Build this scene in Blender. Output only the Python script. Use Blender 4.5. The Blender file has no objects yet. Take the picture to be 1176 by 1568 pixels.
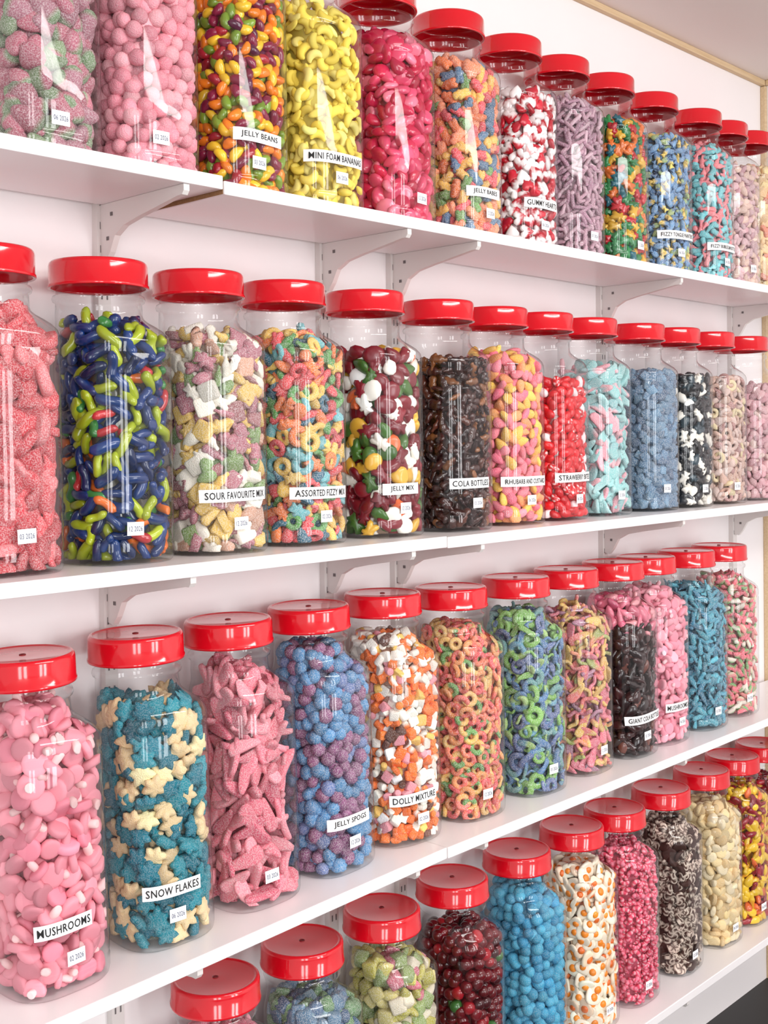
import bpy, math, time
import numpy as np
from mathutils import Matrix, Vector
T0=time.time()
scene=bpy.context.scene
try:
    scene.view_settings.view_transform='Standard'
    scene.view_settings.look='None'
except Exception as e: print(e)
EYE=1.445
YW=1.404     # wall plane
YF=1.200     # shelf front edge
YB=1.305     # jar body centre line
XE=2.95      # end wall
H=0.0675; NEXP=3.0
OFF=np.array([-0.012,0.010])   # neck offset from body centre
NR=0.0555

def lin(c):
    c=np.array(c,float)/255.
    return np.where(c<=0.04045,c/12.92,((c+0.055)/1.055)**2.4)

# ------------------------------------------------------------ materials
def newmat(name):
    m=bpy.data.materials.new(name); m.use_nodes=True
    return m,m.node_tree.nodes,m.node_tree.links
def pmat(name,col,rough=0.5,coat=0.0,noise=0.0,nscale=8.0,bump=0.0,bscale=200.0,spec=0.5):
    m,n,l=newmat(name); b=n['Principled BSDF']
    c=tuple(lin(col))+(1,)
    b.inputs['Base Color'].default_value=c
    b.inputs['Roughness'].default_value=rough
    b.inputs['Coat Weight'].default_value=coat
    b.inputs['Specular IOR Level'].default_value=spec
    tc=n.new('ShaderNodeTexCoord')
    if noise>0:
        t=n.new('ShaderNodeTexNoise'); t.inputs['Scale'].default_value=nscale; t.inputs['Detail'].default_value=5
        l.new(tc.outputs['Object'],t.inputs['Vector'])
        r=n.new('ShaderNodeMapRange'); r.inputs['To Min'].default_value=1-noise; r.inputs['To Max'].default_value=1+noise*0.3
        l.new(t.outputs['Fac'],r.inputs['Value'])
        mx=n.new('ShaderNodeMix'); mx.data_type='RGBA'; mx.blend_type='MULTIPLY'; mx.inputs['Factor'].default_value=1
        mx.inputs['A'].default_value=c
        l.new(r.outputs['Result'],mx.inputs['B']); l.new(mx.outputs['Result'],b.inputs['Base Color'])
    if bump>0:
        t=n.new('ShaderNodeTexNoise'); t.inputs['Scale'].default_value=bscale
        l.new(tc.outputs['Object'],t.inputs['Vector'])
        bp=n.new('ShaderNodeBump'); bp.inputs['Strength'].default_value=bump; bp.inputs['Distance'].default_value=0.002
        l.new(t.outputs['Fac'],bp.inputs['Height']); l.new(bp.outputs['Normal'],b.inputs['Normal'])
    return m
M_wall=pmat('wall_paint',(241,235,235),0.6,noise=0.03,nscale=3,bump=0.1,bscale=60)
M_ceil=pmat('ceiling_paint',(228,218,212),0.7,noise=0.03,nscale=2)
M_floor=pmat('floor_dark',(38,36,36),0.5,noise=0.3,nscale=10)
M_shelf=pmat('white_laminate',(239,235,236),0.28,noise=0.03,nscale=6)
M_chip=pmat('chipboard_edge',(165,125,85),0.9,noise=0.5,nscale=300)
M_metal=pmat('white_enamel',(218,212,209),0.35)
M_slot=pmat('slot_dark',(110,104,104),0.8)
M_red=pmat('red_plastic',(212,11,30),0.12,coat=0.4,noise=0.03,nscale=30)
M_hole=pmat('lid_recess',(120,5,15),0.5)
M_label=pmat('label_paper',(246,246,246),0.5)
M_ink=pmat('label_ink',(8,8,10),0.6)
M_ink2=pmat('tag_ink',(70,80,110),0.6)

def wood():
    m,n,l=newmat('pine_trim'); b=n['Principled BSDF']; b.inputs['Roughness'].default_value=0.6
    tc=n.new('ShaderNodeTexCoord'); mp=n.new('ShaderNodeMapping'); mp.inputs['Scale'].default_value=(3,60,60)
    t=n.new('ShaderNodeTexNoise'); t.inputs['Scale'].default_value=4
    r=n.new('ShaderNodeValToRGB'); r.color_ramp.elements[0].color=tuple(lin((190,158,116)))+(1,); r.color_ramp.elements[1].color=tuple(lin((222,200,166)))+(1,)
    l.new(tc.outputs['Object'],mp.inputs['Vector']); l.new(mp.outputs['Vector'],t.inputs['Vector']); l.new(t.outputs['Fac'],r.inputs['Fac']); l.new(r.outputs['Color'],b.inputs['Base Color'])
    return m
M_wood=wood()

def plastic():
    m,n,l=newmat('clear_pet_plastic')
    n.remove(n['Principled BSDF']); out=n['Material Output']
    tr=n.new('ShaderNodeBsdfTransparent'); tr.inputs['Color'].default_value=(0.972,0.977,0.979,1)
    gl=n.new('ShaderNodeBsdfGlossy'); gl.inputs['Roughness'].default_value=0.045
    lw=n.new('ShaderNodeLayerWeight'); lw.inputs['Blend'].default_value=0.5
    p=n.new('ShaderNodeMath'); p.operation='POWER'; p.inputs[1].default_value=3.8
    l.new(lw.outputs['Facing'],p.inputs[0])
    ma=n.new('ShaderNodeMath'); ma.operation='MULTIPLY_ADD'; ma.inputs[1].default_value=0.75; ma.inputs[2].default_value=0.036
    l.new(p.outputs[0],ma.inputs[0])
    tc=n.new('ShaderNodeTexCoord'); t=n.new('ShaderNodeTexNoise'); t.inputs['Scale'].default_value=30; t.inputs['Detail'].default_value=2
    mp=n.new('ShaderNodeMapping'); mp.inputs['Scale'].default_value=(1,1,0.2)
    l.new(tc.outputs['Object'],mp.inputs['Vector']); l.new(mp.outputs['Vector'],t.inputs['Vector'])
    bp=n.new('ShaderNodeBump'); bp.inputs['Strength'].default_value=0.08; bp.inputs['Distance'].default_value=0.004
    l.new(t.outputs['Fac'],bp.inputs['Height']); l.new(bp.outputs['Normal'],gl.inputs['Normal'])
    mx=n.new('ShaderNodeMixShader')
    l.new(ma.outputs[0],mx.inputs[0]); l.new(tr.outputs[0],mx.inputs[1]); l.new(gl.outputs[0],mx.inputs[2]); l.new(mx.outputs[0],out.inputs['Surface'])
    return m
M_pet=plastic()

def candymat(name,rough,sugar=0.0,coat=0.0,spec=0.5):
    m,n,l=newmat(name); b=n['Principled BSDF']
    a=n.new('ShaderNodeAttribute'); a.attribute_name='Col'
    b.inputs['Roughness'].default_value=rough; b.inputs['Coat Weight'].default_value=coat; b.inputs['Coat Roughness'].default_value=0.1
    b.inputs['Specular IOR Level'].default_value=spec
    tc=n.new('ShaderNodeTexCoord')
    if sugar>0:
        t=n.new('ShaderNodeTexNoise'); t.inputs['Scale'].default_value=620; t.inputs['Detail'].default_value=3
        l.new(tc.outputs['Object'],t.inputs['Vector'])
        r=n.new('ShaderNodeMapRange'); r.inputs['From Min'].default_value=0.42; r.inputs['From Max'].default_value=0.64; r.inputs['To Max'].default_value=sugar
        l.new(t.outputs['Fac'],r.inputs['Value'])
        mx=n.new('ShaderNodeMix'); mx.data_type='RGBA'
        mx.inputs['B'].default_value=(0.93,0.9,0.89,1)
        l.new(r.outputs['Result'],mx.inputs['Factor']); l.new(a.outputs['Color'],mx.inputs['A']); l.new(mx.outputs['Result'],b.inputs['Base Color'])
        bp=n.new('ShaderNodeBump'); bp.inputs['Strength'].default_value=0.9; bp.inputs['Distance'].default_value=0.0016
        l.new(t.outputs['Fac'],bp.inputs['Height']); l.new(bp.outputs['Normal'],b.inputs['Normal'])
    else:
        l.new(a.outputs['Color'],b.inputs['Base Color'])
    return m
CM={'sugar':candymat('sugared_candy',0.75,sugar=0.38,spec=0.3),'gloss':candymat('glossy_candy',0.28,coat=0.15),
    'matte':candymat('foam_candy',0.6,spec=0.3),'gummy':candymat('gummy_candy',0.2,coat=0.3),
    'fine':candymat('fine_sugar_candy',0.7,sugar=0.18,spec=0.3)}

# ------------------------------------------------------------ mesh helpers
def mkmesh(name,verts,lv,lt,mat=None,smooth=True,col=None):
    me=bpy.data.meshes.new(name)
    nv=len(verts); me.vertices.add(nv); me.vertices.foreach_set('co',np.asarray(verts,np.float32).ravel())
    me.loops.add(len(lv)); me.loops.foreach_set('vertex_index',np.asarray(lv,np.int32))
    me.polygons.add(len(lt)); ls=np.concatenate([[0],np.cumsum(lt)[:-1]]).astype(np.int32)
    me.polygons.foreach_set('loop_start',ls); me.polygons.foreach_set('loop_total',np.asarray(lt,np.int32))
    me.polygons.foreach_set('use_smooth',np.full(len(lt),smooth))
    if col is not None:
        at=me.color_attributes.new('Col','FLOAT_COLOR','POINT')
        c4=np.ones((nv,4),np.float32); c4[:,:3]=col; at.data.foreach_set('color',c4.ravel())
    me.update(calc_edges=True)
    if mat: me.materials.append(mat)
    return me
def fl(faces): return np.array([i for f in faces for i in f],np.int64), np.array([len(f) for f in faces],np.int64)
def obj(name,me,parent=None,loc=(0,0,0)):
    o=bpy.data.objects.new(name,me); scene.collection.objects.link(o); o.location=loc
    if parent: o.parent=parent
    return o
def rings_faces(nr,ns,cap0=None,cap1=None,closed=False):
    F=[]
    for r in range(nr-1 if not closed else nr):
        r2=(r+1)%nr
        for s in range(ns):
            s2=(s+1)%ns
            F.append((r*ns+s,r*ns+s2,r2*ns+s2,r2*ns+s))
    if cap0 is not None:
        for s in range(ns): F.append((cap0,(s+1)%ns,s))
    if cap1 is not None:
        b=(nr-1)*ns
        for s in range(ns): F.append((cap1,b+s,b+(s+1)%ns))
    return F
def boxmesh(name,boxes,mat,bev=0,zf=None):
    V=[];F=[]
    for (x0,x1,y0,y1,z0,z1) in boxes:
        b=len(V)
        V+=[(x0,y0,z0),(x1,y0,z0),(x1,y1,z0),(x0,y1,z0),(x0,y0,z1),(x1,y0,z1),(x1,y1,z1),(x0,y1,z1)]
        F+=[tuple(b+i for i in f) for f in ((3,2,1,0),(4,5,6,7),(0,1,5,4),(1,2,6,5),(2,3,7,6),(3,0,4,7))]
    if zf: V=[(x,y,z+zf(x)) for x,y,z in V]
    lv,lt=fl(F); return mkmesh(name,V,lv,lt,mat,smooth=False)
def boxobj(name,boxes,mat,bev=0,parent=None,zf=None):
    o=obj(name,boxmesh(name,boxes,mat,zf=zf),parent)
    if bev: 
        md=o.modifiers.new('bev','BEVEL'); md.width=bev; md.segments=2
    return o

# ------------------------------------------------------------ room
CEIL=EYE+0.927
boxobj('wall_back',[(-1.6,XE+0.06,YW,YW+0.06,-0.0,CEIL)],M_wall)
boxobj('wall_right',[(XE,XE+0.06,-2.6,YW,0,CEIL)],M_wall)
boxobj('ceiling',[(-1.6,XE+0.06,-2.6,YW+0.06,CEIL,CEIL+0.05)],M_ceil)
boxobj('floor',[(-1.6,XE+0.06,-2.6,YW+0.06,-0.05,0)],M_floor)
boxobj('trim_1',[(-1.6,XE,YW-0.014,YW,CEIL-0.014,CEIL)],M_wood,0.002)
boxobj('trim_2',[(XE-0.012,XE,-2.6,YW-0.0145,CEIL-0.014,CEIL)],M_wood,0.002)
boxobj('trim_3',[(XE-0.012,XE,YW-0.014,YW,0,CEIL-0.015)],M_wood,0.002)

SZ=[EYE+0.340,EYE-0.154,EYE-0.645,EYE-1.145]
joint=[0.974,1.4126,1.403,1.40]
lift=[0.006,0.0015,0.001,0.001]
TILT=0.024   # left board of the third shelf sags slightly to the left
def sag(row,x): return -TILT*max(0.0,joint[2]-x) if row==2 else 0.0
TH=0.018
for i,z in enumerate(SZ):
    j=joint[i]
    for k,(a,b) in enumerate(((-1.0,j-0.001),(j+0.001,XE-0.02))):
        zz=z+(lift[i] if k==0 else 0)
        zf=(lambda x,i=i: sag(i,x))
        o=boxobj('wall_shelf',[(a,b,YF,YW-0.0135,zz-TH,zz)],M_shelf,0.0015,zf=zf)
        xe=b if k==0 else a
        boxobj('raw_edge',[(xe-0.0006,xe+0.0006,YF+0.003,YW-0.015,zz-TH+0.001,zz-0.001)],M_chip,parent=o)
RX=[0.917,1.337,1.506,2.163,2.756]
def bracket_mesh():
    y1=YW-0.0121; y0=YF+0.004
    top=0.0
    P=[(y1,top),(y1,-0.075),(y1-0.012,-0.078),(y1-0.022,-0.066),(y1-0.034,-0.045),(y1-0.055,-0.034),(y1-0.09,-0.027),(y1-0.14,-0.019),(y0+0.012,-0.013),(y0+0.004,-0.013),(y0,-0.008),(y0,top)]
    V=[];F=[];w=0.0045
    for s in (-w,w): V+=[(s,p[0],p[1]) for p in P]
    n=len(P)
    F.append(tuple(range(n))); F.append(tuple(range(2*n-1,n-1,-1)))
    for i in range(n): 
        k=(i+1)%n; F.append((i,i+n,k+n,k))
    lv,lt=fl(F); return mkmesh('bracket',V,lv,lt,M_metal,smooth=False)
BR=bracket_mesh()
import bmesh
def fixn(me):
    bm=bmesh.new(); bm.from_mesh(me); bmesh.ops.recalc_face_normals(bm,faces=bm.faces); bm.to_mesh(me); bm.free()
fixn(BR)
for x in RX:
    up=boxobj('shelf_bracket_upright',[(x-0.010,x+0.010,YW-0.012,YW,0.12,1.82)],M_metal)
    sl=[]
    z=0.14
    while z<1.8:
        sl.append((x-0.0055,x-0.0030,YW-0.0123,YW-0.0115,z,z+0.010)); sl.append((x+0.0030,x+0.0055,YW-0.0123,YW-0.0115,z,z+0.010)); z+=0.032
    boxobj('slots',sl,M_slot,parent=up)
    for i,z in enumerate(SZ):
        zz=z+(lift[i] if x<joint[i] else 0)-TH-0.0003+sag(i,x-0.0045)
        b=obj('bracket_%d'%(i+1),BR,up,(x,0,zz))
        boxobj('screws_%d'%(i+1),[(x-0.0055,x-0.0045,YW-0.032,YW-0.027,zz-0.05,zz-0.045),(x-0.0055,x-0.0045,YW-0.042,YW-0.037,zz-0.018,zz-0.013)],M_slot,parent=up)

# ------------------------------------------------------------ jar geometry
def Rsup(a,h=H): return h/(np.abs(np.cos(a))**NEXP+np.abs(np.sin(a))**NEXP)**(1/NEXP)
def smooth(x): x=np.clip(x,0,1); return x*x*(3-2*x)
def ring(a,z,m,s):
    R=(1-m)*Rsup(a)*s+m*NR*s
    return np.stack([R*np.cos(a)+m*OFF[0],R*np.sin(a)+m*OFF[1],np.full_like(a,z)],1)
def jar_mesh():
    ns=64; a=np.linspace(0,2*math.pi,ns,endpoint=False)
    prof=[(0.004,0,0.60),(0.0,0,0.88),(0.0,0,0.935),(0.003,0,0.975),(0.009,0,0.995),(0.02,0,1.0),(0.024,0,1.0),(0.027,0,0.985),(0.030,0,1.0),
          (0.09,0,1.0),(0.15,0,1.0),(0.21,0,1.0),(0.266,0,1.0),(0.269,0,0.985),(0.272,0,1.0),(0.282,0,1.0),(0.290,0.05,0.99),(0.297,0.2,0.975),(0.303,0.45,0.97),(0.308,0.72,0.98),(0.313,0.92,0.99),(0.318,1,1),
          (0.334,1,0.99),(0.3355,1,1.05),(0.339,1,1.07),(0.3425,1,1.05),(0.344,1,0.98),(0.352,1,0.98),(0.378,1,0.98)]
    V=np.concatenate([ring(a,z,m,s) for z,m,s in prof]+[np.array([[0,0,0.005]])])
    F=rings_faces(len(prof),ns,cap0=len(prof)*ns)
    lv,lt=fl(F); me=mkmesh('jar_body',V,lv,lt,M_pet); return me
def lathe(name,prof,mat,ns=56,off=(0,0)):
    a=np.linspace(0,2*math.pi,ns,endpoint=False); V=[]
    for r,z in prof: V.append(np.stack([r*np.cos(a)+off[0],r*np.sin(a)+off[1],np.full_like(a,z)],1))
    V=np.concatenate(V+[np.array([[off[0],off[1],prof[-1][1]]])])
    F=rings_faces(len(prof),ns,cap1=len(prof)*ns)
    lv,lt=fl(F); return mkmesh(name,V,lv,lt,mat)
JAR=jar_mesh(); fixn(JAR)
LID=lathe('lid',[(r*1.05,z+(0.001 if z<.36 else 0.002)) for r,z in [(0.0575,0.3525),(0.0605,0.3515),(0.0613,0.3525),(0.0613,0.3555),(0.0602,0.3565),(0.0600,0.379),(0.0592,0.3825),(0.0572,0.3848),(0.0550,0.3850),(0.0535,0.3838),(0.0515,0.3832),(0.012,0.3832),(0.0,0.3832)]],M_red,off=OFF); fixn(LID)
NUB=lathe('lid_nub',[(0.0042,0.3850),(0.0042,0.3860),(0.003,0.3863),(0.0028,0.3856),(0.0,0.3855)],M_hole,ns=16,off=OFF)

# ------------------------------------------------------------ candy shapes -> (verts, lv, lt, slot)
def pack(V,F,slot=None):
    V=np.array(V,float); lv,lt=fl(F)
    return dict(v=V,lv=lv,lt=lt,s=(np.zeros(len(V)) if slot is None else np.array(slot,float)))
def sq(e1,e2,sx,sy,sz,nu=12,nv=7,fn=None,slot=None):
    th=np.linspace(0,2*math.pi,nu,endpoint=False); ph=np.linspace(-math.pi/2,math.pi/2,nv+2)[1:-1]
    P=lambda v,e: np.sign(v)*np.abs(v)**e
    V=[]
    for p in ph:
        c=P(np.cos(p),e1); V.append(np.stack([sx*c*P(np.cos(th),e2),sy*c*P(np.sin(th),e2),np.full(nu,sz*P(np.sin(p),e1))],1))
    V=np.concatenate(V+[np.array([[0,0,-sz]]),np.array([[0,0,sz]])])
    if fn: V=fn(V)
    n=nv*nu
    return pack(V,rings_faces(nv,nu,cap0=n,cap1=n+1),None if slot is None else slot(V))
def tube(path,rad,ns=7,closed=False,flat=1.0,slot=None):
    path=np.array(path,float); n=len(path); rad=np.broadcast_to(rad,(n,)).astype(float)
    if closed: tg=np.roll(path,-1,0)-np.roll(path,1,0)
    else: tg=np.gradient(path,axis=0)
    tg/=np.linalg.norm(tg,axis=1)[:,None]
    up=np.array([0,0,1.]); a=np.linspace(0,2*math.pi,ns,endpoint=False); V=[]
    for i in range(n):
        s=np.cross(up,tg[i]); s/=np.linalg.norm(s)
        V.append(path[i]+rad[i]*(np.cos(a)[:,None]*s+flat*np.sin(a)[:,None]*up))
    sl=None
    if slot is not None: sl=np.repeat([slot(i,n) for i in range(n)],ns)
    if closed: return pack(np.concatenate(V),rings_faces(n,ns,closed=True),sl)
    V=np.concatenate(V+[path[:1]-tg[:1]*rad[0]*.5,path[-1:]+tg[-1:]*rad[-1]*.5])
    if sl is not None: sl=np.concatenate([sl,[slot(0,n),slot(n-1,n)]])
    return pack(V,rings_faces(n,ns,cap0=n*ns,cap1=n*ns+1),sl)
def puff(out,t,slot=None):
    out=np.array(out,float); m=len(out); c=out.mean(0)
    V=[]
    for s,z in ((0.5,-t),(0.9,-0.65*t),(1,0),(0.9,0.65*t),(0.5,t)):
        p=c+(out-c)*s; V.append(np.concatenate([p,np.full((m,1),z)],1))
    V=np.concatenate(V+[np.array([[c[0],c[1],-t]]),np.array([[c[0],c[1],t]])])
    return pack(V,rings_faces(5,m,cap0=5*m,cap1=5*m+1),None if slot is None else slot(V))
def mirror(h):
    r=[(-x,y) for x,y in reversed(h) if x>1e-6]
    return list(reversed(h+r))
def join(*ss):
    off=0;V=[];lv=[];lt=[];s=[]
    for a in ss:
        V.append(a['v']);lv.append(a['lv']+off);lt.append(a['lt']);s.append(a['s']);off+=len(a['v'])
    return dict(v=np.concatenate(V),lv=np.concatenate(lv),lt=np.concatenate(lt),s=np.concatenate(s))
def polar(f,m): 
    t=np.linspace(0,2*math.pi,m,endpoint=False); r=f(t); return np.stack([r*np.cos(t),r*np.sin(t)],1)
def arcpath(r,a0,a1,n): 
    t=np.linspace(a0,a1,n); return np.stack([r*np.cos(t),r*np.sin(t),0*t],1)
def bend(k): 
    def f(V): V=V.copy(); V[:,1]+=k*V[:,0]**2-k*0.3; return V
    return f
def bumpy(V):
    V=V.copy(); q=V/np.linalg.norm(V,axis=1)[:,None]
    b=1+0.09*np.cos(9*np.arctan2(q[:,1],q[:,0]))*np.sin(7*np.arccos(np.clip(q[:,2],-1,1)))
    return V*b[:,None]
xs=lambda a,b,n: np.linspace(a,b,n)
def wavy(n=14,A=.16,L=1.0,w=5): 
    x=xs(-L,L,n); return np.stack([x,A*np.sin(w*x),0.08*np.cos(4*x)],1)
SH={
 'ball':sq(1,1,1,1,1,12,7,lambda V:V*(1+0.05*np.sin(3*V[:,0]+2*V[:,1]))[:,None]),
 'bean':sq(.9,1,1,.6,.55,10,6,bend(.25)),
 'banana':tube(arcpath(.66,-.1,3.1,10),[.14,.28,.38,.43,.45,.45,.43,.38,.28,.13],8,flat=.85),
 'cola':tube(np.stack([xs(-1,1,9),0*xs(0,1,9),0*xs(0,1,9)],1),[.42,.60,.58,.48,.56,.60,.36,.26,.28],8,flat=.62),
 'ring':tube(arcpath(.66,0,2*math.pi*13/14,14),.34,7,closed=True,flat=.85,slot=lambda i,n:0 if i<n/2 else 1),
 'bottle':tube(np.stack([xs(-1,1,8),0*xs(0,1,8),0*xs(0,1,8)],1),[.40,.46,.38,.42,.44,.26,.18,.20],8,flat=.65,slot=lambda i,n:0 if i<n*.5 else 1),
 'heart':puff(mirror([(0,.5),(.25,.82),(.6,.85),(.9,.5),(.85,.1),(.5,-.45),(0,-.95)]),.34,slot=lambda V:(V[:,1]>0.15).astype(float)),
 'heart1':puff(mirror([(0,.6),(.25,.82),(.6,.85),(.88,.5),(.85,.1),(.5,-.45),(0,-.95)]),.25),
 'baby':puff(mirror([(0,1),(.3,.93),(.38,.72),(.3,.52),(.5,.42),(.58,.2),(.46,.1),(.44,-.2),(.5,-.6),(.44,-.92),(.16,-.98),(0,-.8)]),.42),
 'bear':puff(mirror([(0,.9),(.2,.92),(.38,1.02),(.46,.85),(.36,.6),(.3,.48),(.62,.4),(.64,.15),(.45,.05),(.45,-.3),(.62,-.7),(.5,-.95),(.16,-.9),(0,-.7)]),.42),
 'fish':puff(mirror([(0,1),(.3,.72),(.44,.2),(.32,-.3),(.14,-.58),(.45,-1),(0,-.82)]),.26,slot=lambda V:(V[:,1]>0).astype(float)),
 'star':puff(polar(lambda t:.82+.19*np.cos(6*t),24),.34),
 'tongue':sq(.5,.7,1,.3,.17,12,7,lambda V:np.stack([V[:,0],V[:,1]*(1.15-.5*V[:,0])+.1*V[:,0]**2,V[:,2]+.12*V[:,0]**2],1),slot=lambda V:(V[:,0]>0).astype(float)),
 'worm':tube(wavy(),.17,7,slot=lambda i,n:0 if i<n/2 else 1),
 'fatworm':tube(wavy(10,.12,1.0,2.6),[.20,.36,.40,.38,.37,.37,.38,.40,.34,.18],8),
 'stick':tube(np.stack([xs(-1,1,7),.06*np.sin(2*xs(-1,1,7)),0*xs(0,1,7)],1),[.24,.3,.3,.3,.3,.3,.24],8,slot=lambda i,n:0 if i<n/2 else 1),
 'cube':sq(.3,.3,.8,.8,.8,16,7),
 'slab':sq(.3,.3,.9,.9,.42,16,7,slot=lambda V:(V[:,2]>0.05).astype(float)),
 'drum':sq(.3,1,.62,.62,.85,12,7,slot=lambda V:(np.abs(V[:,2])<0.4).astype(float)),
 'disc':sq(.5,1,1,1,.36,14,7),
 'lens':sq(.8,1,1,.85,.42,12,7),
 'drop':sq(1,1,1,.62,.42,12,7,lambda V:np.stack([V[:,0],V[:,1]*(1-.45*V[:,0]),V[:,2]],1)),
 'berry':sq(.8,1,.9,.9,.75,18,11,bumpy),
 'mush':join(sq(.5,1,1,1,.36,14,6),pack([(x,y,z-.75) for x,y,z in sq(.6,1,.36,.36,.62,10,5)['v']],rings_faces(5,10,cap0=50,cap1=51),[.8]*52)),
 'egg':join(sq(.55,1,1,.86,.22,14,6,lambda V:V*(1+.12*np.sin(3*np.arctan2(V[:,1],V[:,0])))[:,None]),
            pack(sq(.8,1,.42,.42,.3,10,6)['v']+np.array([.1,0,.12]),rings_faces(6,10,cap0=60,cap1=61),[1]*62),
            pack(sq(.8,1,.40,.40,.3,10,6)['v']+np.array([.1,0,-.1]),rings_faces(6,10,cap0=60,cap1=61),[1]*62)),
 'jazz':sq(.5,1,1,1,.3,16,9,slot=lambda V:(((np.round(np.arctan2(V[:,1],V[:,0])/0.39)+np.round(np.hypot(V[:,0],V[:,1])*4))%3)==0).astype(float)),
 'shrimp':tube(arcpath(.62,-.4,2.9,11),[.2,.3,.34,.36,.36,.36,.34,.32,.28,.22,.14],7,slot=lambda i,n:i%3==1),
 'strawb':sq(.9,1,.75,.75,1,12,7,lambda V:np.stack([V[:,0]*(1-.38*V[:,2]),V[:,1]*(.75-.28*V[:,2]),V[:,2]],1)[:,[2,0,1]],slot=lambda V:(V[:,0]<-.62).astype(float)),
 'slice':puff(mirror([(0,.5),(.5,.45),(.95,.5),(.8,.0),(.5,-.35),(0,-.5)]),.28,slot=lambda V:np.clip((-V[:,1]-0.05)*5,0,1)),
 'speck':sq(.9,1,1,.7,.55,14,9,slot=lambda V:(((np.arange(len(V))*7)%11)<2).astype(float)),
}
THK={'ball':1,'berry':.8,'cube':.8,'drum':.7,'strawb':.6,'bear':.4,'bean':.55,'bottle':.3,'worm':.25,'mush':.5,'speck':.55}
def fill(spec,rng):
    shapes=spec['sh']; size=spec['sz']*.94; d=spec.get('d',size*1.35)*.94; zf=spec['f']
    tilt=spec.get('tilt',.45)
    th=min(1.0,np.mean([THK.get(s,.35) for s in shapes])+0.35*tilt)
    pos=[];fr=[]
    def addlayer(depth,dd):
        z=0.006+dd*.45; row=0
        while z<zf:
            m=float(smooth((z-0.283)/0.033)); Rm=(1-m)*0.070+m*NR-depth
            if Rm>0.012:
                n=max(4,int(2*math.pi*Rm/dd)); a=(np.arange(n)+.5*(row%2)+rng.uniform(-.28,.28,n))/n*2*math.pi
                for ai in a:
                    if abs((ai%(2*math.pi))-math.pi/2)<0.62: continue
                    zz=z+rng.uniform(-.3,.3)*dd
                    mm=smooth((zz-0.283)/0.033); R=(1-mm)*Rsup(ai)+mm*NR
                    r=R*0.97-depth-rng.uniform(0,.3)*size
                    pos.append((r*math.cos(ai)+mm*OFF[0],r*math.sin(ai)+mm*OFF[1],max(zz,.006)))
                    fr.append(((-math.sin(ai),math.cos(ai),0),(0,0,1),(math.cos(ai),math.sin(ai),0)))
            z+=dd*.86; row+=1
    addlayer(th*size*.9,d)
    addlayer(th*size*.9+max(size*.75,.008),d*1.12)
    # heaped top
    m=float(smooth((zf-0.283)/0.033)); R=(1-m)*0.062+m*0.047
    g=np.arange(-R,R,d*.85)
    for x in g:
        for y in g:
            if x*x+y*y<(R-.3*size)**2:
                hh=rng.uniform(-.3,.4)*size
                pos.append((x+rng.uniform(-.2,.2)*d+m*OFF[0],y+rng.uniform(-.2,.2)*d+m*OFF[1],zf+hh-0.3*size)); fr.append(((1,0,0),(0,1,0),(0,0,1)))
    pos=np.array(pos); fr=np.array(fr).transpose(0,2,1) # columns t,k,o
    N=len(pos)
    sp=rng.uniform(0,2*math.pi,N); s2=rng.uniform(0,2*math.pi,N)
    ti=rng.normal(0,tilt,N)+math.pi*(rng.uniform(0,1,N)<spec.get('flip',.4))
    def Rz(a):
        c,s=np.cos(a),np.sin(a); M=np.zeros((N,3,3)); M[:,0,0]=c;M[:,0,1]=-s;M[:,1,0]=s;M[:,1,1]=c;M[:,2,2]=1; return M
    ct,st=np.cos(ti),np.sin(ti)
    Rt=np.zeros((N,3,3)); Rt[:,0,0]=1;Rt[:,1,1]=ct;Rt[:,1,2]=-st;Rt[:,2,1]=st;Rt[:,2,2]=ct
    R3=fr@Rz(sp)@Rt@Rz(s2)
    v_=spec.get('var',.12); scl=size*rng.uniform(1-v_,1.0+v_,N)
    def colors(pal):
        w=np.array([p[0] for p in pal],float); idx=rng.choice(len(pal),N,p=w/w.sum())
        c0=lin([p[1] for p in pal])[idx]; c1=lin([(p[2] if len(p)>2 else p[1]) for p in pal])[idx]
        return c0,c1
    c0,c1=colors(spec['pal'])
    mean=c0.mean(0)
    if 'split' in spec:
        b0,b1=colors(spec['split'][1]); k=(pos[:,2]+rng.normal(0,.01,N)>spec['split'][0])[:,None]
        c0=np.where(k,b0,c0); c1=np.where(k,b1,c1)
    jit=np.exp(rng.normal(-.02,.13,(N,1))); c0=np.clip(c0*jit,0,1); c1=np.clip(c1*jit,0,1)
    which=rng.integers(0,len(shapes),N)
    V=[];LV=[];LT=[];C=[];off=0
    for si,sn_ in enumerate(shapes):
        k=np.where(which==si)[0]
        if len(k)==0: continue
        b=SH[sn_]; nv=len(b['v'])
        v=np.einsum('nij,vj->nvi',R3[k],b['v'])*scl[k][:,None,None]+pos[k][:,None,:]
        s=b['s'][None,:,None]
        c=c0[k][:,None,:]*(1-s)+c1[k][:,None,:]*s
        V.append(v.reshape(-1,3)); C.append(c.reshape(-1,3))
        LV.append((b['lv'][None,:]+(np.arange(len(k))*nv)[:,None]+off).ravel()); LT.append(np.tile(b['lt'],len(k)))
        off+=nv*len(k)
    V=np.concatenate(V);C=np.concatenate(C)
    # core filler, its colour darkened to paint shade into gaps between candies
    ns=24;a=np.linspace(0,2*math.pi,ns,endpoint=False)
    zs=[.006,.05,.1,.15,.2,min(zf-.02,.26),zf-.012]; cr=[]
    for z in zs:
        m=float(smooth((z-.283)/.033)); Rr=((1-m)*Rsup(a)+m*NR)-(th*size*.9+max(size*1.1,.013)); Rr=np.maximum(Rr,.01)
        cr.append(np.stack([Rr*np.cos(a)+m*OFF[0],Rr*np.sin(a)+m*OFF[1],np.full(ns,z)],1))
    cv=np.concatenate(cr+[np.array([[0,0,.006]]),np.array([[0,0,zf-.012]])])
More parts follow.
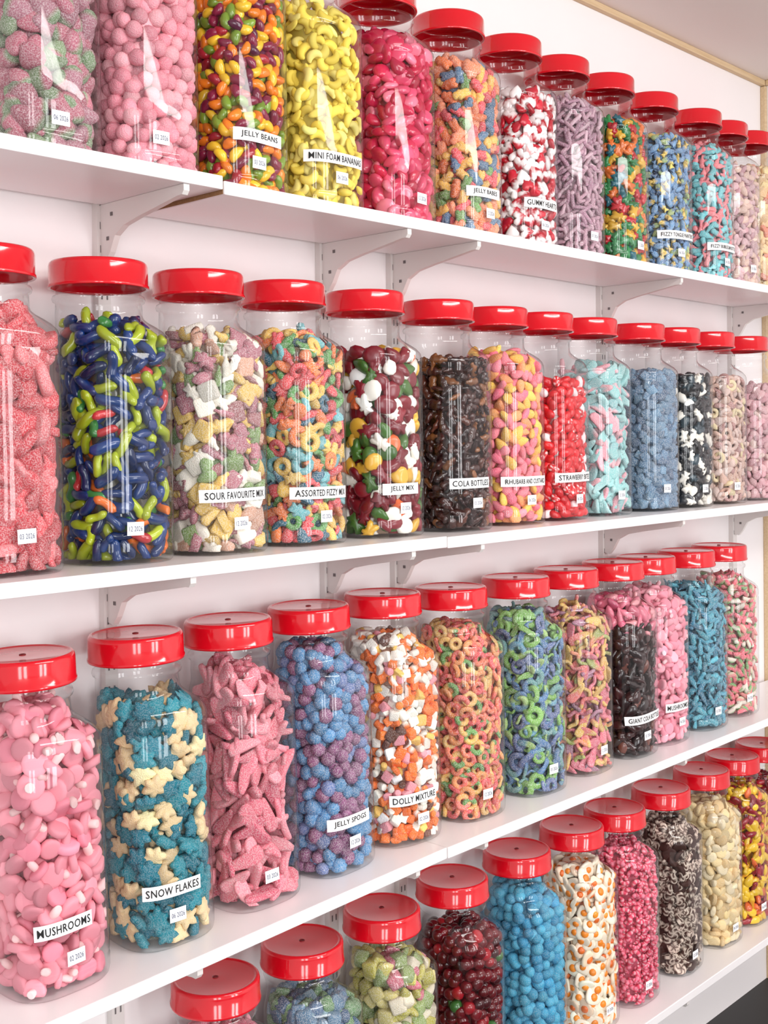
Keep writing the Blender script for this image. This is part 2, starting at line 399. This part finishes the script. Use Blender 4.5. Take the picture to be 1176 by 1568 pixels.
    lv,lt=fl(rings_faces(len(zs),ns,cap0=len(zs)*ns,cap1=len(zs)*ns+1))
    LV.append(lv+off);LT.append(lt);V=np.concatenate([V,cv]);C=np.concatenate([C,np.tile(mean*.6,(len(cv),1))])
    # press against jar wall
    z=V[:,2]; m=smooth((z-.283)/.033)
    x=V[:,0]-m*OFF[0]; y=V[:,1]-m*OFF[1]; r=np.hypot(x,y); an=np.arctan2(y,x)
    Rm=((1-m)*Rsup(an)+m*NR)*0.972-0.0004
    low=np.clip(z/.012,0,1); Rm*=0.93+0.07*np.sqrt(low)
    k=np.where(r>Rm,Rm/np.maximum(r,1e-6),1)
    V[:,0]=x*k+m*OFF[0]; V[:,1]=y*k+m*OFF[1]; V[:,2]=np.clip(z,.0055+0*z,.345)
    return mkmesh('candies',V,np.concatenate(LV),np.concatenate(LT),CM[spec.get('m','sugar')],True,C)

# ------------------------------------------------------------ labels
def fy(x,e=0.0012):
    x=np.clip(np.abs(x)/H,0,.98); return -(H*(1-x**NEXP)**(1/NEXP)+e)
def sticker(name,cx,cz,w,h,rot=0,e=0.0012):
    n=10;V=[];F=[]
    for i in range(n+1):
        for j in (0,1):
            x=(i/n-.5)*w; z=(j-.5)*h
            X=cx+x*math.cos(rot)-z*math.sin(rot); Z=cz+x*math.sin(rot)+z*math.cos(rot)
            V.append((X,float(fy(X,e)),Z))
    for i in range(n): F.append((2*i,2*i+2,2*i+3,2*i+1))
    lv,lt=fl(F); return mkmesh(name,V,lv,lt,M_label)
_tc={}
def text_mesh(txt,cx,cz,w,h,rot,mat,bold=0.010):
    if txt not in _tc:
        cu=bpy.data.curves.new('t','FONT'); cu.body=txt; cu.align_x='CENTER'; cu.align_y='CENTER'; cu.offset=bold; cu.resolution_u=2
        cu.space_character=1.08
        o=bpy.data.objects.new('t',cu); scene.collection.objects.link(o)
        bpy.context.view_layer.update()
        dg=bpy.context.evaluated_depsgraph_get(); me=bpy.data.meshes.new_from_object(o.evaluated_get(dg))
        bpy.data.objects.remove(o); _tc[txt]=me
    me=_tc[txt].copy(); n=len(me.vertices); co=np.zeros(n*3); me.vertices.foreach_get('co',co); co=co.reshape(-1,3)
    mn=co.min(0);mx=co.max(0); c=(mn+mx)/2; sc=min(w/(mx[0]-mn[0]),h/(mx[1]-mn[1])*1.0)
    sx=sc; sy=min(h/(mx[1]-mn[1]),sc*1.6)
    x=(co[:,0]-c[0])*sx; z=(co[:,1]-c[1])*sy
    X=cx+x*math.cos(rot)-z*math.sin(rot); Z=cz+x*math.sin(rot)+z*math.cos(rot)
    out=np.stack([X,fy(X,.0018),Z],1); me.vertices.foreach_set('co',out.ravel()); me.materials.clear(); me.materials.append(mat); me.update()
    return me

# ------------------------------------------------------------ jar list
def S(sh,sz,pal,m='sugar',f=.29,**k):
    if isinstance(sh,str): sh=[sh]
    return dict(sh=sh,sz=sz,pal=pal,m=m,f=f,**k)
R1=[
 (.779,S('strawb',.019,[(3,(182,100,118),(120,142,106)),(2,(170,110,126),(115,142,102)),(1,(118,140,102),(176,95,115))],f=.31,d=.024,tilt=.8,var=.2),None),
 (.932,S('ball',.0116,[(1,(236,154,168)),(1,(232,142,158)),(.6,(242,172,182))],'fine',f=.31,d=.0222,tilt=1,var=.15),None),
 (1.092,S('bean',.0125,[(3,(240,130,25)),(2,(240,195,45)),(2.2,(120,150,45)),(2.2,(130,25,60)),(1,(165,30,45)),(.6,(90,20,60))],'gummy',f=.31,d=.0175),'JELLY BEANS'),
 (1.2466,S('banana',.0158,[(1,(248,226,105)),(1,(244,218,90)),(.5,(250,234,135))],'matte',f=.31,d=.0222,tilt=.6),'MINI FOAM BANANAS'),
 (1.416,S(['drop','lens'],.0165,[(2,(205,35,78)),(2,(225,75,112)),(1,(238,125,150)),(1,(180,20,60))],'gummy',f=.31,d=.0205,tilt=.9),None),
 (1.589,S('baby',.0175,[(1,(240,120,50)),(1.3,(245,190,80)),(1.0,(110,160,80)),(1,(75,115,150)),(1.4,(236,80,90)),(1.3,(245,145,100))],f=.305,d=.0215,tilt=.6),'JELLY BABES'),
 (1.7594,S('heart',.0150,[(4,(185,15,40),(250,240,240)),(1,(185,20,45),(200,25,50)),(1.2,(250,240,240),(250,240,240))],'gloss',f=.285,d=.0205),'GUMMY HEARTS'),
 (1.9197,S('stick',.014,[(2,(184,138,156)),(1,(168,118,142)),(1,(208,170,184))],f=.31,d=.0160,tilt=.6),None),
 (2.079,S('bear',.016,[(1.3,(40,122,68)),(1,(215,110,45)),(1,(215,168,55)),(.8,(185,32,42)),(.5,(25,98,112))],'gummy',f=.29,d=.020),None),
 (2.2593,S('fish',.016,[(2,(90,140,190),(110,160,205)),(1.4,(236,200,90),(90,140,190)),(.7,(75,120,170),(165,190,115))],f=.30,d=.019),'FIZZY TONGUE PAINTERS'),
 (2.4458,S('bottle',.0155,[(2,(110,200,208),(246,130,142)),(1,(248,130,138)),(1,(110,200,208))],f=.31,d=.0185),'FIZZY BUBBLEGUM BOTTLES'),
 (2.581,S('drop',.014,[(1,(215,175,180)),(1,(225,190,175)),(.5,(190,140,150))],f=.28,d=.018,tilt=.8),None),
 (2.71,S('slab',.013,[(1,(240,215,155)),(1,(228,190,140)),(.4,(230,140,110))],f=.30,d=.018,tilt=.8),None),
]
R2=[
 (.711,S(['heart1','disc'],.0200,[(2,(206,68,78)),(2,(194,56,68)),(1,(226,118,124))],f=.31,d=.0235,tilt=.95,var=.18),None),
 (.879,S(['fatworm'],.0185,[(5,(12,52,112)),(2.4,(165,180,35)),(.7,(222,110,40)),(1.4,(8,34,80)),(.8,(50,125,60)),(.5,(180,45,50))],'gummy',f=.305,d=.0238,tilt=.6,var=.2),None),
 (1.039,S(['bear','drop','slab','bottle'],.0165,[(2.0,(178,108,122)),(2.6,(220,182,90)),(2.4,(238,230,216)),(.9,(120,150,85)),(1,(210,160,135)),(.9,(160,100,104))],f=.30,d=.0215,tilt=.7),'SOUR FAVOURITE MIX'),
 (1.2006,S(['ring','bear','bottle','drop'],.0165,[(1.2,(85,150,75)),(1.3,(232,120,55)),(1.5,(218,72,80)),(1.2,(105,180,188)),(1.4,(232,190,85)),(.6,(35,100,125))],f=.31,d=.0215,tilt=.6),'ASSORTED FIZZY MIX'),
 (1.3729,S(['bear','drop','lens'],.0185,[(3.4,(120,14,32)),(2.0,(248,244,235)),(.9,(65,105,40)),(1.1,(230,178,60)),(.4,(232,110,60))],'gloss',f=.29,d=.0240),'JELLY MIX'),
 (1.5506,S('cola',.0132,[(2,(62,30,26)),(1,(44,20,20)),(.6,(122,74,40)),(.8,(84,42,30))],'gummy',f=.285,d=.0195,tilt=.8),'COLA BOTTLES'),
 (1.7108,S('drop',.0155,[(2,(250,135,150),(248,188,75)),(1.8,(248,192,80)),(1.2,(244,115,140)),(.8,(250,160,100))],'fine',f=.31,d=.0205,tilt=.8),'RHUBARB AND CUSTARD'),
 (1.8561,S('speck',.0125,[(4,(206,14,28),(216,28,42)),(.35,(252,225,228),(250,240,240)),(.8,(210,16,30),(252,236,236))],'gloss',f=.26,d=.0175),'STRAWBERRY BITES'),
 (2.0107,S('tongue',.027,[(2,(140,200,200),(162,212,212)),(1.2,(140,195,198),(240,178,188)),(.5,(236,162,176))],f=.29,d=.022,tilt=.6),None),
 (2.1908,S('cube',.0120,[(2,(78,116,148)),(1,(94,134,164)),(1,(58,90,122))],f=.285,d=.0180,tilt=1),None),
 (2.339,S(['drop','bear'],.0155,[(3,(28,30,36)),(1.4,(240,235,225)),(.8,(40,60,70))],'gloss',f=.28,d=.019),None),
 (2.5001,S(['drop','ring'],.0145,[(1,(205,165,148)),(1,(215,185,175)),(.6,(170,120,115)),(.5,(225,205,160))],f=.28,d=.018,tilt=.7),None),
 (2.6794,S('drop',.015,[(1,(215,165,170)),(1,(205,148,158)),(.5,(222,190,182))],f=.27,d=.018,tilt=.8),None),
]
R3=[
 (.766,S('mush',.0155,[(3,(234,150,164),(248,214,212)),(1,(230,136,154),(246,206,206))],'matte',f=.325,d=.0240,tilt=1.0,flip=.22,var=.16),'MUSHROOMS'),
 (.936,S('star',.0185,[(1.2,(24,134,150)),(1,(240,210,160)),(.6,(12,114,134))],'fine',f=.30,d=.0250,tilt=.65),'SNOW FLAKES'),
 (1.094,S('tongue',.029,[(2,(226,114,132)),(1.3,(234,140,154)),(1,(210,88,112))],f=.32,d=.0255,tilt=.9),None),
 (1.2525,S('berry',.0125,[(3,(76,140,190)),(2.6,(142,80,124)),(.6,(100,120,172))],'sugar',f=.325,d=.0210,tilt=1),'JELLY SPOGS'),
 (1.409,S(['drum','cube','slab'],.0100,[(2.2,(248,125,40),(250,243,232)),(3,(250,243,232)),(1.4,(244,115,35)),(.8,(245,160,172)),(.5,(105,60,45)),(.7,(250,243,232),(110,60,45)),(.6,(246,200,100))],'fine',f=.32,d=.0168,tilt=1),'DOLLY MIXTURE'),
 (1.5793,S('ring',.0145,[(2.2,(226,75,80),(232,120,85)),(1.3,(95,150,72),(224,176,88)),(1.4,(235,150,80),(228,100,85)),(.8,(235,190,110))],f=.32,d=.0215,tilt=.6),None),
 (1.765,S(['ring','worm','ring','tongue'],.0170,[(2.4,(72,120,170),(95,150,150)),(1.6,(120,176,78)),(1,(78,100,150)),(.7,(155,190,108),(90,145,170))],f=.32,d=.0205,tilt=.6,var=.2),None),
 (1.9339,S(['worm','tongue'],.023,[(1.5,(232,118,115),(230,188,100)),(1,(228,184,90)),(1,(218,110,130)),(.5,(165,172,88),(228,140,105)),(.4,(165,110,135))],f=.31,d=.0215,tilt=.6),None),
 (2.0981,S(['bottle','drop'],.018,[(3,(38,18,20)),(1,(58,26,26)),(.3,(110,60,50))],'gummy',f=.315,d=.020,tilt=.6,split=(.245,[(2,(224,122,144)),(1,(212,96,128)),(.5,(236,160,168))])),'GIANT COLA BOTTLES'),
 (2.2313,S(['mush','drop'],.0130,[(1,(236,150,168),(246,200,206)),(1,(240,166,180),(246,204,208))],'matte',f=.32,d=.0200,tilt=.9,flip=.2),'MUSHROOMS'),
 (2.3986,S('bottle',.0155,[(2,(42,146,172)),(1,(60,170,192)),(1,(25,114,145))],f=.31,d=.0185,tilt=.6),None),
 (2.5635,S('slice',.0155,[(2.5,(234,100,118),(110,172,95)),(1,(242,228,212),(118,178,105)),(.7,(240,142,140),(228,226,190))],f=.315,d=.018,tilt=.6),None),
]
R4=[
 (1.0516,S('drop',.016,[(2,(228,112,138)),(1,(238,150,166)),(.7,(212,84,110))],f=.31,d=.019,tilt=.8),None),
 (1.2176,S(['berry','cube'],.0140,[(2,(80,120,150)),(1.4,(98,142,92)),(1,(62,95,130)),(.5,(120,152,168))],f=.30,d=.0205,tilt=1),None),
 (1.392,S(['cube','drop'],.0150,[(1.7,(190,182,76)),(1.2,(212,198,120)),(.7,(210,105,125)),(.9,(135,156,86)),(.7,(228,216,190))],f=.31,d=.0225,tilt=1),None),
 (1.5741,S('ball',.0115,[(4,(100,8,20)),(1.4,(64,5,14)),(.8,(160,20,34)),(.2,(60,110,50))],'gummy',f=.30,d=.0215,tilt=1),None),
 (1.7601,S('ball',.0112,[(1,(60,160,198)),(1,(74,172,206)),(.6,(48,146,188))],'fine',f=.32,d=.0215,tilt=1),None),
 (1.9405,S('egg',.0185,[(3,(248,234,212),(244,140,38)),(1,(246,218,190),(234,112,40))],'gloss',f=.31,d=.0225,tilt=.55),None),
 (2.0927,S('shrimp',.0135,[(2,(225,75,105),(248,182,194)),(1,(240,140,162),(215,58,90))],'matte',f=.31,d=.018),None),
 (2.2784,S('jazz',.0155,[(3,(70,42,34),(215,200,185)),(.5,(225,205,190),(80,48,40)),(1,(62,36,30))],'matte',f=.31,d=.019,tilt=.9),None),
 (2.4616,S(['lens','disc'],.0150,[(2,(238,212,158)),(1,(226,194,140)),(1,(244,226,188))],'fine',f=.31,d=.020,tilt=1),None),
 (2.618,S(['bottle','drop'],.0165,[(2,(232,190,50),(228,160,40)),(1.6,(150,28,42)),(.5,(232,110,55))],'gummy',f=.31,d=.019,tilt=.6),None),
 (2.7656,S('bean',.015,[(2,(132,20,38)),(1,(180,38,56)),(.5,(230,180,85))],'gummy',f=.30,d=.019),None),
]
ZS=[[1]*4+[.99]+[.98]*8,[1]*13,[1.045,1.045,1.035,1.03,1.025]+[1.01]*7,[1]*11]
rng=np.random.default_rng(7)
tot=0
for ri,row in enumerate((R1,R2,R3,R4)):
    for ji,(bx,spec,label) in enumerate(row):
        bx*=0.991
        zz=SZ[ri]+(lift[ri] if bx-0.02<joint[ri] else 0)+0.0004+sag(ri,bx)
        e=bpy.data.objects.new('candy_jar',None); scene.collection.objects.link(e)
        yaw=rng.normal(0,.05)
        tl=math.atan(TILT) if (ri==2 and bx<joint[2]-.05) else 0
        e.location=(bx,YB+rng.uniform(-.003,.003),zz); e.rotation_euler=(0,-tl,yaw); e.empty_display_size=.05
        e.scale=(1,1,ZS[ri][ji])
        obj('jar_body',JAR,e); obj('lid',LID,e); obj('lid_nub',NUB,e)
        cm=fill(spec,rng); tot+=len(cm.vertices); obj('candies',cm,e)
        r=rng.normal(0,.02); lx=-.014
        if label:
            w=min(.100,.040+.0036*len(label)); cz=.078+rng.uniform(-.004,.004)
            if w>.09: lx=-.011
            obj('name_label',sticker('name_label',lx,cz,w,.0175,r),e)
            obj('name_text',text_mesh(label,lx,cz,w*.92,.0098,r,M_ink),e)
        tx=lx+.004+rng.uniform(-.008,.010); tz=.044+rng.uniform(-.004,.004)
        obj('date_tag',sticker('date_tag',tx,tz,.024,.017,r),e)
        obj('date_text',text_mesh(('02','03','06','12')[int(rng.integers(0,4))]+' 2026',tx,tz,.019,.0065,r,M_ink2,0.0),e)
print('candy verts',tot,'t',time.time()-T0)

# ------------------------------------------------------------ lights
w=bpy.data.worlds.new('World'); scene.world=w; w.use_nodes=True
bg=w.node_tree.nodes['Background']; bg.inputs['Color'].default_value=(1,0.995,0.985,1); bg.inputs['Strength'].default_value=0.95
def area(name,loc,target,sx,sy,power,col=(1,1,1)):
    l=bpy.data.lights.new(name,'AREA'); l.shape='RECTANGLE'; l.size=sx; l.size_y=sy; l.energy=power; l.color=col
    o=bpy.data.objects.new(name,l); scene.collection.objects.link(o); o.location=loc
    d=Vector(target)-Vector(loc); o.rotation_euler=d.to_track_quat('-Z','Y').to_euler(); return o
for x,y,p in ((-1.3,-1.5,19),(-0.75,-1.9,21),(1.3,-2.4,23),(1.95,-2.4,27)):
    area('window_light',(x,y,1.5),(x*.4+1.0,1.3,1.2),0.38,1.7,p,(0.98,0.99,1))
area('ceiling_light',(1.6,-0.3,CEIL-0.03),(1.8,0.3,0),1.8,0.25,26,(1,0.98,0.95))

# ------------------------------------------------------------ camera
f=1800.0
cam=bpy.data.cameras.new('camera'); co=bpy.data.objects.new('camera',cam); scene.collection.objects.link(co)
cam.sensor_fit='VERTICAL'; cam.sensor_height=24; cam.lens=24*f/1568
pitch=math.radians(1.2); yaw=math.radians(46.6)
d=Vector((math.sin(yaw)*math.cos(pitch),math.cos(yaw)*math.cos(pitch),-math.sin(pitch)))
q=d.to_track_quat('-Z','Y').to_matrix().to_4x4()
co.matrix_world=Matrix.Translation((0,0,EYE))@q@Matrix.Rotation(math.radians(-0.8),4,'Z')
cam.shift_y=-72/1568
cam.clip_start=0.01
scene.camera=co
print('done',time.time()-T0)
